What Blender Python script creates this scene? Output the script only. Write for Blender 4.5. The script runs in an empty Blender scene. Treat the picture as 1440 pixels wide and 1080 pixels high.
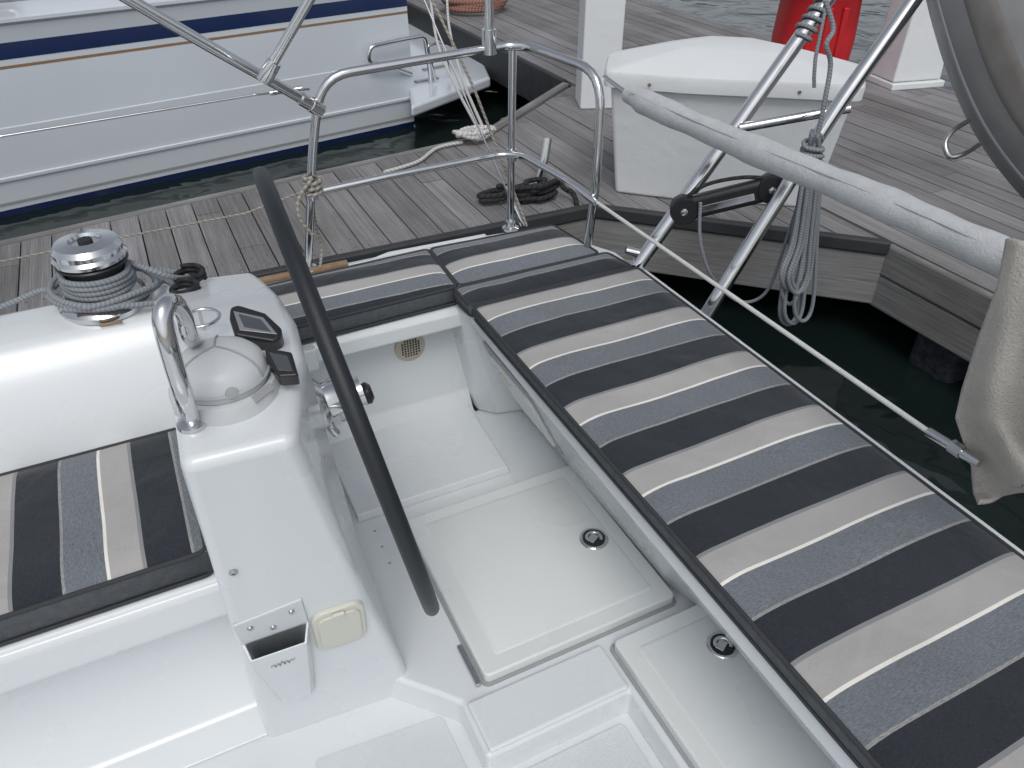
import bpy, bmesh, math, random
from mathutils import Vector, Matrix, noise
random.seed(4)
R=math.radians
scn=bpy.context.scene; COL=scn.collection
# ---------------------------------------------------------------- camera
CAM=Vector((0,0,1.62)); PITCH=R(36); HEAD=R(26); F=1088.0
cd=bpy.data.cameras.new('camera'); cam=bpy.data.objects.new('camera',cd); COL.objects.link(cam)
cam.location=CAM; cam.rotation_euler=(R(54),0,-HEAD); cd.lens=27.2; cd.sensor_width=36; cd.clip_start=.02; cd.clip_end=1000
scn.camera=cam
cP,sP,cH,sH=math.cos(PITCH),math.sin(PITCH),math.cos(HEAD),math.sin(HEAD)
def ray(px,py):
    u=(px-720)/F; v=(540-py)/F
    fw=cP+v*sP; z=-sP+v*cP
    return Vector((u*cH+fw*sH, fw*cH-u*sH, z))
def Z(px,py,z): d=ray(px,py); return CAM+d*((z-CAM.z)/d.z)
def Y(px,py,y): d=ray(px,py); return CAM+d*(y/d.y)
def X(px,py,x): d=ray(px,py); return CAM+d*(x/d.x)
def T(px,py,t): return CAM+ray(px,py)*t
def PL(px,py,p0,n): d=ray(px,py); return CAM+d*((p0-CAM).dot(n)/d.dot(n))
# ---------------------------------------------------------------- materials
def _n(nt,t,**k):
    n=nt.nodes.new(t)
    for a,b in k.items(): setattr(n,a,b)
    return n
def mat(name,col,rough=.4,metal=0,var=0,vscale=4,bump=0,bscale=200,coat=0,stretch=None,rvar=0,spec=None,detail=4,trans=0,bdist=None):
    m=bpy.data.materials.new(name); m.use_nodes=True; nt=m.node_tree; b=nt.nodes['Principled BSDF']
    b.inputs['Base Color'].default_value=(*col,1); b.inputs['Roughness'].default_value=rough; b.inputs['Metallic'].default_value=metal
    if coat: b.inputs['Coat Weight'].default_value=coat; b.inputs['Coat Roughness'].default_value=.08
    if spec is not None: b.inputs['Specular IOR Level'].default_value=spec
    g=_n(nt,'ShaderNodeNewGeometry'); src=g.outputs['Position']
    if stretch:
        mp=_n(nt,'ShaderNodeMapping'); mp.inputs['Scale'].default_value=stretch; nt.links.new(src,mp.inputs[0]); src=mp.outputs[0]
    if var or rvar:
        n=_n(nt,'ShaderNodeTexNoise'); n.inputs['Scale'].default_value=vscale; n.inputs['Detail'].default_value=6; nt.links.new(src,n.inputs['Vector'])
        if var:
            r=_n(nt,'ShaderNodeMapRange'); r.inputs[1].default_value=.25; r.inputs[2].default_value=.75; r.inputs[3].default_value=1-var; r.inputs[4].default_value=1+var*.5
            nt.links.new(n.outputs[0],r.inputs[0])
            mx=_n(nt,'ShaderNodeVectorMath',operation='SCALE'); mx.inputs[0].default_value=col; nt.links.new(r.outputs[0],mx.inputs['Scale'])
            nt.links.new(mx.outputs[0],b.inputs['Base Color'])
        if rvar:
            r=_n(nt,'ShaderNodeMapRange'); r.inputs[1].default_value=.3; r.inputs[2].default_value=.7; r.inputs[3].default_value=max(.02,rough-rvar); r.inputs[4].default_value=rough+rvar
            nt.links.new(n.outputs[0],r.inputs[0]); nt.links.new(r.outputs[0],b.inputs['Roughness'])
    if bump:
        n=_n(nt,'ShaderNodeTexNoise'); n.inputs['Scale'].default_value=bscale; n.inputs['Detail'].default_value=detail; nt.links.new(src,n.inputs['Vector'])
        bp=_n(nt,'ShaderNodeBump'); bp.inputs['Strength'].default_value=min(1,bump); bp.inputs['Distance'].default_value=bdist or (.002 if bscale>30 else .02)
        nt.links.new(n.outputs[0],bp.inputs['Height']); nt.links.new(bp.outputs[0],b.inputs['Normal'])
    return m
def rope_mat(name,col,col2,k=90):
    m=mat(name,col,.85); nt=m.node_tree; b=nt.nodes['Principled BSDF']
    uv=_n(nt,'ShaderNodeUVMap'); uv.uv_map='uv'; s=_n(nt,'ShaderNodeSeparateXYZ'); nt.links.new(uv.outputs[0],s.inputs[0])
    a=_n(nt,'ShaderNodeMath',operation='MULTIPLY'); a.inputs[1].default_value=k; nt.links.new(s.outputs[0],a.inputs[0])
    v=_n(nt,'ShaderNodeMath',operation='MULTIPLY'); v.inputs[1].default_value=3; nt.links.new(s.outputs[1],v.inputs[0])
    c=_n(nt,'ShaderNodeMath',operation='ADD'); nt.links.new(a.outputs[0],c.inputs[0]); nt.links.new(v.outputs[0],c.inputs[1])
    f=_n(nt,'ShaderNodeMath',operation='PINGPONG'); f.inputs[1].default_value=1; nt.links.new(c.outputs[0],f.inputs[0])
    mx=_n(nt,'ShaderNodeMix',data_type='RGBA'); mx.inputs[6].default_value=(*col2,1); mx.inputs[7].default_value=(*col,1); nt.links.new(f.outputs[0],mx.inputs[0]); nt.links.new(mx.outputs[2],b.inputs['Base Color'])
    bp=_n(nt,'ShaderNodeBump'); bp.inputs['Strength'].default_value=.5; bp.inputs['Distance'].default_value=.0012; nt.links.new(f.outputs[0],bp.inputs['Height']); nt.links.new(bp.outputs[0],b.inputs['Normal'])
    return m
def stripe_mat(name,axis,period,phase,bend=.003):
    m=bpy.data.materials.new(name); m.use_nodes=True; nt=m.node_tree; b=nt.nodes['Principled BSDF']; b.inputs['Roughness'].default_value=.88; b.inputs['Specular IOR Level'].default_value=.25
    b.inputs['Sheen Weight'].default_value=.2
    g=_n(nt,'ShaderNodeNewGeometry'); s=_n(nt,'ShaderNodeSeparateXYZ'); nt.links.new(g.outputs['Position'],s.inputs[0])
    nz=_n(nt,'ShaderNodeTexNoise'); nz.inputs['Scale'].default_value=2.5; nz.inputs['Detail'].default_value=1; nt.links.new(g.outputs['Position'],nz.inputs['Vector'])
    w=_n(nt,'ShaderNodeMath',operation='MULTIPLY_ADD'); w.inputs[1].default_value=bend*4; w.inputs[2].default_value=-bend*2-phase; nt.links.new(nz.outputs[0],w.inputs[0])
    a=_n(nt,'ShaderNodeMath',operation='ADD'); nt.links.new(s.outputs[axis],a.inputs[0]); nt.links.new(w.outputs[0],a.inputs[1])
    d=_n(nt,'ShaderNodeMath',operation='DIVIDE'); d.inputs[1].default_value=period; nt.links.new(a.outputs[0],d.inputs[0])
    fr=_n(nt,'ShaderNodeMath',operation='FRACT'); nt.links.new(d.outputs[0],fr.inputs[0])
    cr=_n(nt,'ShaderNodeValToRGB'); cr.color_ramp.interpolation='CONSTANT'; nt.links.new(fr.outputs[0],cr.inputs[0])
    st=[(0,(.025,.030,.038)),(.355,(.29,.29,.285)),(.378,(.160,.178,.200)),(.69,(.82,.80,.74)),(.715,(.40,.39,.38)),(.965,(.25,.255,.26))]
    e=cr.color_ramp.elements
    e[0].position=0; e[0].color=(*st[0][1],1); e[1].position=st[1][0]; e[1].color=(*st[1][1],1)
    for p,c in st[2:]: q=e.new(p); q.color=(*c,1)
    mp=_n(nt,'ShaderNodeMapping'); sc=[60,60,60]; sc[axis]=420; mp.inputs['Scale'].default_value=sc; nt.links.new(g.outputs['Position'],mp.inputs[0])
    n2=_n(nt,'ShaderNodeTexNoise'); n2.inputs['Scale'].default_value=2; n2.inputs['Detail'].default_value=5; nt.links.new(mp.outputs[0],n2.inputs['Vector'])
    amp=_n(nt,'ShaderNodeValToRGB'); amp.color_ramp.interpolation='CONSTANT'; nt.links.new(fr.outputs[0],amp.inputs[0])
    e=amp.color_ramp.elements; e[0].position=0; e[0].color=(.8,.8,.8,1); e[1].position=.378; e[1].color=(.8,.8,.8,1); q=e.new(.69); q.color=(.14,.14,.14,1)
    c_=_n(nt,'ShaderNodeMath',operation='SUBTRACT'); c_.inputs[1].default_value=.5; nt.links.new(n2.outputs[0],c_.inputs[0])
    c2=_n(nt,'ShaderNodeMath',operation='MULTIPLY'); nt.links.new(c_.outputs[0],c2.inputs[0]); nt.links.new(amp.outputs[0],c2.inputs[1])
    r=_n(nt,'ShaderNodeMath',operation='MULTIPLY_ADD'); r.inputs[1].default_value=2.2; r.inputs[2].default_value=1; nt.links.new(c2.outputs[0],r.inputs[0])
    n4=_n(nt,'ShaderNodeTexNoise'); n4.inputs['Scale'].default_value=5; n4.inputs['Detail'].default_value=4; nt.links.new(g.outputs['Position'],n4.inputs['Vector'])
    r4=_n(nt,'ShaderNodeMapRange'); r4.inputs[1].default_value=.3; r4.inputs[2].default_value=.7; r4.inputs[3].default_value=.92; r4.inputs[4].default_value=1.05; nt.links.new(n4.outputs[0],r4.inputs[0])
    mm=_n(nt,'ShaderNodeMath',operation='MULTIPLY'); nt.links.new(r.outputs[0],mm.inputs[0]); nt.links.new(r4.outputs[0],mm.inputs[1])
    sc=_n(nt,'ShaderNodeVectorMath',operation='SCALE'); nt.links.new(cr.outputs[0],sc.inputs[0]); nt.links.new(mm.outputs[0],sc.inputs['Scale']); nt.links.new(sc.outputs[0],b.inputs['Base Color'])
    n3=_n(nt,'ShaderNodeTexNoise'); n3.inputs['Scale'].default_value=6; n3.inputs['Detail'].default_value=2; n3.inputs['Distortion'].default_value=.9; nt.links.new(g.outputs['Position'],n3.inputs['Vector'])
    b1=_n(nt,'ShaderNodeBump'); b1.inputs['Strength'].default_value=.5; b1.inputs['Distance'].default_value=.022; nt.links.new(n3.outputs[0],b1.inputs['Height'])
    b2=_n(nt,'ShaderNodeBump'); b2.inputs['Strength'].default_value=.3; b2.inputs['Distance'].default_value=.001; nt.links.new(n2.outputs[0],b2.inputs['Height']); nt.links.new(b1.outputs[0],b2.inputs['Normal'])
    nt.links.new(b2.outputs[0],b.inputs['Normal'])
    return m
def wood_mat(name,base,sc=(40,1.3,40),groove=True):
    m=bpy.data.materials.new(name); m.use_nodes=True; nt=m.node_tree; b=nt.nodes['Principled BSDF']; b.inputs['Roughness'].default_value=.75
    g=_n(nt,'ShaderNodeNewGeometry')
    mp=_n(nt,'ShaderNodeMapping'); mp.inputs['Scale'].default_value=sc; nt.links.new(g.outputs['Position'],mp.inputs[0])
    n=_n(nt,'ShaderNodeTexNoise'); n.inputs['Scale'].default_value=1.6; n.inputs['Detail'].default_value=8; n.inputs['Roughness'].default_value=.65; nt.links.new(mp.outputs[0],n.inputs['Vector'])
    n2=_n(nt,'ShaderNodeTexNoise'); n2.inputs['Scale'].default_value=1.7; n2.inputs['Detail'].default_value=5; nt.links.new(g.outputs['Position'],n2.inputs['Vector'])
    a=_n(nt,'ShaderNodeMapRange'); a.inputs[1].default_value=.3; a.inputs[2].default_value=.7; a.inputs[3].default_value=.66; a.inputs[4].default_value=1.22; nt.links.new(n.outputs[0],a.inputs[0])
    c=_n(nt,'ShaderNodeMapRange'); c.inputs[3].default_value=.80; c.inputs[4].default_value=1.18; nt.links.new(g.outputs['Random Per Island'],c.inputs[0])
    d=_n(nt,'ShaderNodeMapRange'); d.inputs[1].default_value=.3; d.inputs[2].default_value=.7; d.inputs[3].default_value=.78; d.inputs[4].default_value=1.2; nt.links.new(n2.outputs[0],d.inputs[0])
    p=_n(nt,'ShaderNodeMath',operation='MULTIPLY'); nt.links.new(a.outputs[0],p.inputs[0]); nt.links.new(c.outputs[0],p.inputs[1])
    q=_n(nt,'ShaderNodeMath',operation='MULTIPLY'); nt.links.new(p.outputs[0],q.inputs[0]); nt.links.new(d.outputs[0],q.inputs[1])
    mx=_n(nt,'ShaderNodeMix',data_type='RGBA'); mx.inputs[6].default_value=(*base,1); mx.inputs[7].default_value=(base[0]*.85,base[1]*.97,base[2]*1.1,1); nt.links.new(n2.outputs[0],mx.inputs[0])
    s=_n(nt,'ShaderNodeVectorMath',operation='SCALE'); nt.links.new(mx.outputs[2],s.inputs[0]); nt.links.new(q.outputs[0],s.inputs['Scale']); nt.links.new(s.outputs[0],b.inputs['Base Color'])
    bp=_n(nt,'ShaderNodeBump'); bp.inputs['Strength'].default_value=.4; bp.inputs['Distance'].default_value=.004
    nt.links.new(n.outputs[0],bp.inputs['Height']); nt.links.new(bp.outputs[0],b.inputs['Normal'])
    if groove:
        se=_n(nt,'ShaderNodeSeparateXYZ'); nt.links.new(g.outputs['Position'],se.inputs[0])
        k=_n(nt,'ShaderNodeMath',operation='MULTIPLY'); k.inputs[1].default_value=2*math.pi/.0125; nt.links.new(se.outputs[0],k.inputs[0])
        si=_n(nt,'ShaderNodeMath',operation='SINE'); nt.links.new(k.outputs[0],si.inputs[0])
        b2=_n(nt,'ShaderNodeBump'); b2.inputs['Strength'].default_value=.4; b2.inputs['Distance'].default_value=.003; nt.links.new(si.outputs[0],b2.inputs['Height']); nt.links.new(bp.outputs[0],b2.inputs['Normal']); nt.links.new(b2.outputs[0],b.inputs['Normal'])
    return m
GEL=mat('white_gelcoat',(.69,.725,.745),.26,var=.025,vscale=2.5,coat=.35,rvar=.08,bump=.05,bscale=4,detail=2)
GEL2=mat('satin_gelcoat',(.60,.635,.655),.42,var=.04,vscale=6)
NONSKID=mat('nonskid_gelcoat',(.63,.665,.685),.5,var=.03,vscale=10,bump=.8,bscale=420)
LIDM=mat('lid_gelcoat',(.71,.735,.73),.30,var=.03,vscale=4,rvar=.06,bump=.12,bscale=300)
CREAM=mat('cream_plastic',(.62,.62,.55),.4,var=.04)
TANP=mat('tan_plastic',(.50,.45,.36),.45,var=.06)
STEEL=mat('stainless_steel',(.66,.67,.68),.12,1,rvar=.05,vscale=30)
STEELB=mat('brushed_steel',(.5,.51,.52),.28,1,var=.1,vscale=60)
BLACK=mat('black_plastic',(.015,.016,.018),.35,var=.2,vscale=20)
LEATH=mat('black_leather',(.012,.015,.019),.45,bump=.35,bscale=500)
RUB=mat('black_rubber',(.035,.038,.042),.6,var=.3,vscale=8,bump=.3,bscale=40)
GREYF=mat('charcoal_fabric',(.085,.094,.104),.9,var=.25,vscale=60,bump=.8,bscale=500)
PIPE=mat('dark_piping',(.04,.043,.047),.85,bump=.4,bscale=500)
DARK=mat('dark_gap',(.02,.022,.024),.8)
WIREW=mat('white_coated_wire',(.66,.67,.65),.4,var=.08,vscale=30)
PAD=mat('lifeline_padding_fabric',(.50,.52,.535),.85,var=.10,vscale=40,bump=1,bscale=240)
GLASS=mat('screen_glass',(.07,.078,.09),.06,var=.1)
WINE=mat('winch_red_ring',(.12,.02,.03),.3)
COMP=mat('compass_cover',(.58,.605,.62),.42,var=.06,vscale=20,coat=.1)
SEAM=mat('seam_grey',(.33,.34,.35),.6)
SEAML=mat('pale_seam',(.42,.44,.45),.6)
WOOD=wood_mat('weathered_planks',(.235,.215,.203))
FASC=wood_mat('fascia_timber',(.22,.205,.188),(2.0,2.0,60),False)
TEAK=mat('teak_toerail',(.26,.17,.10),.6,var=.3,vscale=30)
DOCKW=mat('white_fibreglass',(.73,.755,.765),.35,var=.05,vscale=2,bump=.2,bscale=15)
RED=mat('red_plastic',(.50,.014,.02),.35,var=.15,vscale=5)
NAVY=mat('navy_gelcoat',(.012,.028,.10),.2,coat=.5)
GOLD=mat('gold_stripe',(.30,.19,.11),.35)
HULLW=mat('yacht_gelcoat',(.63,.68,.73),.16,var=.05,vscale=1.2,coat=.5,bump=.12,bscale=2.0,detail=1)
DING=mat('dinghy_fabric',(.27,.27,.265),.38,var=.22,vscale=5,bump=.4,bscale=10)
DINGD=mat('dinghy_strake',(.19,.178,.165),.5,var=.3,vscale=12)
TOWEL=mat('beige_terry',(.50,.475,.43),.95,var=.14,vscale=18,bump=1,bscale=230,bdist=.004)
PILEM=mat('mussel_covered_pile',(.025,.03,.045),.7,var=.7,vscale=25,bump=1,bscale=25)
ROPEG=rope_mat('grey_rope',(.29,.315,.34),(.17,.19,.21),220)
ROPEW=rope_mat('white_rope',(.66,.66,.63),(.40,.40,.39),70)
ROPEK=rope_mat('black_rope',(.03,.032,.035),(.008,.008,.01),60)
ROPEB=rope_mat('brown_rope',(.34,.18,.13),(.15,.07,.055),60)
ROPET=rope_mat('tan_rope',(.42,.40,.35),(.20,.19,.16),110)
# ---------------------------------------------------------------- object helpers
ORIG={}
def raw(name,verts,faces,m,parent=None,smooth=True,bevel=0,seg=3,sub=0,uvs=None,label=None,cat=None,group=None,kind=None,angle=35):
    verts=[Vector(v) for v in verts]
    off=Vector((0,0,0))
    if parent is None:
        xs=[v.x for v in verts]; ys=[v.y for v in verts]; zs=[v.z for v in verts]
        off=Vector(((min(xs)+max(xs))/2,(min(ys)+max(ys))/2,min(zs)))
    me=bpy.data.meshes.new(name); me.from_pydata([v-off for v in verts],[],faces); 
    if uvs:
        ul=me.uv_layers.new(name='uv')
        for p in me.polygons:
            for li,vi in zip(p.loop_indices,p.vertices): ul.data[li].uv=uvs[vi]
    bm=bmesh.new(); bm.from_mesh(me); bmesh.ops.recalc_face_normals(bm,faces=bm.faces); bm.to_mesh(me); bm.free()
    me.materials.append(m)
    o=bpy.data.objects.new(name,me); COL.objects.link(o); o.location=off
    if parent is not None:
        o.parent=parent; o.matrix_parent_inverse=Matrix.Translation(-ORIG.get(parent.name,Vector((0,0,0))))
    ORIG[o.name]=off
    if smooth:
        for p in me.polygons: p.use_smooth=True
        me.set_sharp_from_angle(angle=R(angle))
    if bevel:
        bv=o.modifiers.new('bevel','BEVEL'); bv.width=bevel; bv.segments=seg; bv.limit_method='ANGLE'; bv.angle_limit=R(28); bv.harden_normals=True
    if label: o['label']=label
    if cat: o['category']=cat
    if group: o['group']=group
    if kind: o['kind']=kind
    return o
def thing(name,loc,label,cat,group=None):
    o=bpy.data.objects.new(name,None); COL.objects.link(o); o.location=loc; o.empty_display_size=.1
    o['label']=label; o['category']=cat
    if group: o['group']=group
    ORIG[o.name]=Vector(loc); return o
def prism_d(poly,z0,z1,top=None):
    n=len(poly); top=top or poly
    v=[(p[0],p[1],z0) for p in poly]+[(p[0],p[1],z1) for p in top]
    f=[list(range(n))[::-1],list(range(n,2*n))]+[[i,(i+1)%n,n+(i+1)%n,n+i] for i in range(n)]
    return v,f
def prism(name,poly,z0,z1,m,parent=None,top=None,**k):
    v,f=prism_d(poly,z0,z1,top); return raw(name,v,f,m,parent,**k)
def rrect(x0,x1,y0,y1,r,n=5):
    out=[]
    for cx,cy,a0 in((x1-r,y0+r,-90),(x1-r,y1-r,0),(x0+r,y1-r,90),(x0+r,y0+r,180)):
        for i in range(n+1):
            a=R(a0+90*i/n); out.append((cx+r*math.cos(a),cy+r*math.sin(a)))
    return out
def rpoly(pts,r,n=4):
    P=[Vector((*p,0)) for p in pts]; out=[]; m_=len(P)
    for i in range(m_):
        a,b_,c_=P[i-1],P[i],P[(i+1)%m_]; rr=min(r,(a-b_).length*.45,(c_-b_).length*.45); p=b_+(a-b_).normalized()*rr; q=b_+(c_-b_).normalized()*rr
        for k in range(n+1):
            t=k/n; s=p*(1-t)**2+b_*2*t*(1-t)+q*t*t; out.append((s.x,s.y))
    return out
def merge(parts):
    V=[];Fc=[]
    for v,f in parts:
        o=len(V); V+=list(v); Fc+=[[i+o for i in q] for q in f]
    return V,Fc
def box_d(c,s,rz=0):
    cx,cy,cz=c; sx,sy,sz=[a/2 for a in s]; v=[]
    for dz in(-sz,sz):
        for dx,dy in((-sx,-sy),(sx,-sy),(sx,sy),(-sx,sy)):
            v.append((cx+dx*math.cos(rz)-dy*math.sin(rz),cy+dx*math.sin(rz)+dy*math.cos(rz),cz+dz))
    return v,[[3,2,1,0],[4,5,6,7],[0,1,5,4],[1,2,6,5],[2,3,7,6],[3,0,4,7]]
def obox_d(c,ax,ay,az,s):
    v=[];c=Vector(c)
    for k in(-1,1):
        for i,j in((-1,-1),(1,-1),(1,1),(-1,1)): v.append(c+ax*(i*s[0]/2)+ay*(j*s[1]/2)+az*(k*s[2]/2))
    return v,[[3,2,1,0],[4,5,6,7],[0,1,5,4],[1,2,6,5],[2,3,7,6],[3,0,4,7]]
def rslab_d(c,ax,ay,az,s,r):
    c=Vector(c); q=rrect(-s[0]/2,s[0]/2,-s[1]/2,s[1]/2,r); n=len(q)
    v=[c+ax*a+ay*b_-az*s[2]/2 for a,b_ in q]+[c+ax*a+ay*b_+az*s[2]/2 for a,b_ in q]
    return v,[list(range(n))[::-1],list(range(n,2*n))]+[[i,(i+1)%n,n+(i+1)%n,n+i] for i in range(n)]
def extr(name,prof,plane,a,b,m,parent=None,**k):
    n=len(prof)
    if plane=='yz': v=[(a,p,q) for p,q in prof]+[(b,p,q) for p,q in prof]
    else: v=[(p,a,q) for p,q in prof]+[(p,b,q) for p,q in prof]
    f=[list(range(n))[::-1],list(range(n,2*n))]+[[i,(i+1)%n,n+(i+1)%n,n+i] for i in range(n)]
    return raw(name,v,f,m,parent,**k)
def catmull(pts,closed=False,res=8):
    pts=[Vector(p) for p in pts]; n=len(pts)
    if n<3 and not closed: 
        return [pts[0].lerp(pts[-1],i/res) for i in range(res+1)]
    out=[]
    rng=range(n) if closed else range(n-1)
    for i in rng:
        if closed: p0,p1,p2,p3=pts[(i-1)%n],pts[i],pts[(i+1)%n],pts[(i+2)%n]
        else: p0,p1,p2,p3=pts[max(i-1,0)],pts[i],pts[i+1],pts[min(i+2,n-1)]
        for k in range(res):
            t=k/res
            out.append(.5*((2*p1)+(-p0+p2)*t+(2*p0-5*p1+4*p2-p3)*t*t+(-p0+3*p1-3*p2+p3)*t**3))
    if not closed: out.append(pts[-1])
    return out
def fillet(pts,r,n=6):
    pts=[Vector(p) for p in pts]; out=[pts[0]]
    for i in range(1,len(pts)-1):
        a,b,c=pts[i-1],pts[i],pts[i+1]
        rr=min(r,(a-b).length*.45,(c-b).length*.45); p=b+(a-b).normalized()*rr; q=b+(c-b).normalized()*rr
        for k in range(n+1):
            t=k/n; out.append(p*(1-t)**2+b*2*t*(1-t)+q*t*t)
    out.append(pts[-1]); return out
def sweep_d(pts,r,seg=10,closed=False):
    pts=[Vector(p) for p in pts]; n=len(pts); V=[];Fc=[];U=[]
    rf=r if callable(r) else (lambda t:r)
    tang=[]
    for i in range(n):
        if closed: d=pts[(i+1)%n]-pts[i-1]
        else: d=pts[min(i+1,n-1)]-pts[max(i-1,0)]
        tang.append(d.normalized() if d.length>1e-9 else Vector((0,0,1)))
    up=Vector((0,0,1)) if abs(tang[0].z)<.9 else Vector((1,0,0))
    nrm=(up-tang[0]*up.dot(tang[0])).normalized(); L=0
    for i in range(n):
        nrm=(nrm-tang[i]*nrm.dot(tang[i])).normalized(); bn=tang[i].cross(nrm); rr=rf(i/(n-1))
        if i: L+=(pts[i]-pts[i-1]).length
        for k in range(seg):
            a=2*math.pi*k/seg; V.append(pts[i]+nrm*(math.cos(a)*rr)+bn*(math.sin(a)*rr)); U.append((L,k/seg if k/seg<=.5 else 1-k/seg))
    for i in range(n if closed else n-1):
        j=(i+1)%n
        for k in range(seg): Fc.append([i*seg+k,i*seg+(k+1)%seg,j*seg+(k+1)%seg,j*seg+k])
    if not closed: Fc+= [list(range(seg))[::-1],[(n-1)*seg+k for k in range(seg)]]
    return V,Fc,U
def tube(name,pts,r,m,parent=None,seg=12,closed=False,mode='fillet',fr=.06,res=8,**k):
    if mode=='fillet' and not closed: pts=fillet(pts,fr)
    elif mode=='cat' or closed: pts=catmull(pts,closed,res)
    v,f,u=sweep_d(pts,r,seg,closed); return raw(name,v,f,m,parent,uvs=u,angle=60,**k)
def lathe_d(prof,c,axis=(0,0,1),seg=36):
    c=Vector(c); a=Vector(axis).normalized(); e=Vector((1,0,0)) if abs(a.x)<.9 else Vector((0,1,0)); u=(e-a*e.dot(a)).normalized(); w=a.cross(u)
    V=[];Fc=[];n=len(prof)
    for r_,z_ in prof:
        for k in range(seg):
            t=2*math.pi*k/seg; V.append(c+a*z_+u*(math.cos(t)*r_)+w*(math.sin(t)*r_))
    for i in range(n-1):
        for k in range(seg): Fc.append([i*seg+k,i*seg+(k+1)%seg,(i+1)*seg+(k+1)%seg,(i+1)*seg+k])
    Fc+=[list(range(seg))[::-1],[(n-1)*seg+k for k in range(seg)]]
    return V,Fc
def lathe(name,prof,c,m,parent=None,axis=(0,0,1),seg=36,**k):
    v,f=lathe_d(prof,c,axis,seg); return raw(name,v,f,m,parent,**k)
def clip(poly,ax,val,keep_less):
    out=[]
    for i in range(len(poly)):
        a,b=poly[i],poly[(i+1)%len(poly)]
        ia=(a[ax]<=val) if keep_less else (a[ax]>=val); ib=(b[ax]<=val) if keep_less else (b[ax]>=val)
        if ia: out.append(a)
        if ia!=ib:
            t=(val-a[ax])/(b[ax]-a[ax]); out.append((a[0]+(b[0]-a[0])*t,a[1]+(b[1]-a[1])*t))
    return out
def planks(name,polys,ztop,thick,w,gap,m,parent=None,jl=3.2,**k):
    parts=[]
    x0=min(p[0] for q in polys for p in q); x1=max(p[0] for q in polys for p in q)
    for poly in polys:
        x=x0
        while x<x1:
            q=clip(clip(poly,0,x+gap/2,False),0,x+w-gap/2,True)
            if len(q)>=3:
                ys=[p[1] for p in q]; y=min(ys)-random.random()*jl
                while y<max(ys):
                    s=clip(clip(q,1,y+.003,False),1,y+jl-.003,True) if len(q)>=3 else []
                    if len(s)>=3:
                        dz=random.uniform(-.002,.002); parts.append(prism_d(s,ztop-thick,ztop+dz))
                    y+=jl
            x+=w
    v,f=merge(parts); return raw(name,v,f,m,parent,smooth=False,**k)
# ---------------------------------------------------------------- world
SE,SR=R(55),R(200)
w=bpy.data.worlds.new('World'); scn.world=w; w.use_nodes=True; nt=w.node_tree; bg=nt.nodes['Background']
sky=nt.nodes.new('ShaderNodeTexSky'); sky.sky_type='NISHITA'; sky.sun_disc=False; sky.sun_elevation=SE; sky.sun_rotation=SR; sky.dust_density=3; sky.air_density=1.0
hs=nt.nodes.new('ShaderNodeHueSaturation'); hs.inputs['Saturation'].default_value=.36; nt.links.new(sky.outputs[0],hs.inputs['Color']); nt.links.new(hs.outputs[0],bg.inputs[0]); bg.inputs[1].default_value=.13
sl=bpy.data.lights.new('sun','SUN'); sl.energy=.85; sl.angle=R(28); sl.color=(1,.98,.95); so=bpy.data.objects.new('sun',sl); COL.objects.link(so)
sd=Vector((math.sin(SR)*math.cos(SE),math.cos(SR)*math.cos(SE),math.sin(SE))); so.rotation_euler=sd.to_track_quat('Z','Y').to_euler()
scn.view_settings.view_transform='Standard'; scn.view_settings.look='None'; scn.view_settings.exposure=0
# ---------------------------------------------------------------- water
WM=mat('harbour_water',(.009,.017,.0155),.06,spec=1.0)
nt=WM.node_tree; b=nt.nodes['Principled BSDF']; b.inputs['IOR'].default_value=1.42
g=_n(nt,'ShaderNodeNewGeometry')
n1=_n(nt,'ShaderNodeTexNoise'); n1.inputs['Scale'].default_value=1.6; n1.inputs['Detail'].default_value=1.5; n1.inputs['Distortion'].default_value=.6; nt.links.new(g.outputs['Position'],n1.inputs['Vector'])
n2=_n(nt,'ShaderNodeTexNoise'); n2.inputs['Scale'].default_value=7; n2.inputs['Detail'].default_value=1; nt.links.new(g.outputs['Position'],n2.inputs['Vector'])
ad=_n(nt,'ShaderNodeMath',operation='MULTIPLY_ADD'); ad.inputs[1].default_value=.10; nt.links.new(n2.outputs[0],ad.inputs[0]); nt.links.new(n1.outputs[0],ad.inputs[2])
bp=_n(nt,'ShaderNodeBump'); bp.inputs['Strength'].default_value=1; bp.inputs['Distance'].default_value=.055; nt.links.new(ad.outputs[0],bp.inputs['Height']); nt.links.new(bp.outputs[0],b.inputs['Normal'])
WZ=-.65
raw('water',[(-400,-400,WZ),(400,-400,WZ),(400,400,WZ),(-400,400,WZ)],[[0,1,2,3]],WM,kind='structure',label='dark green harbour water between the boats and the pier',cat='water')
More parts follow.
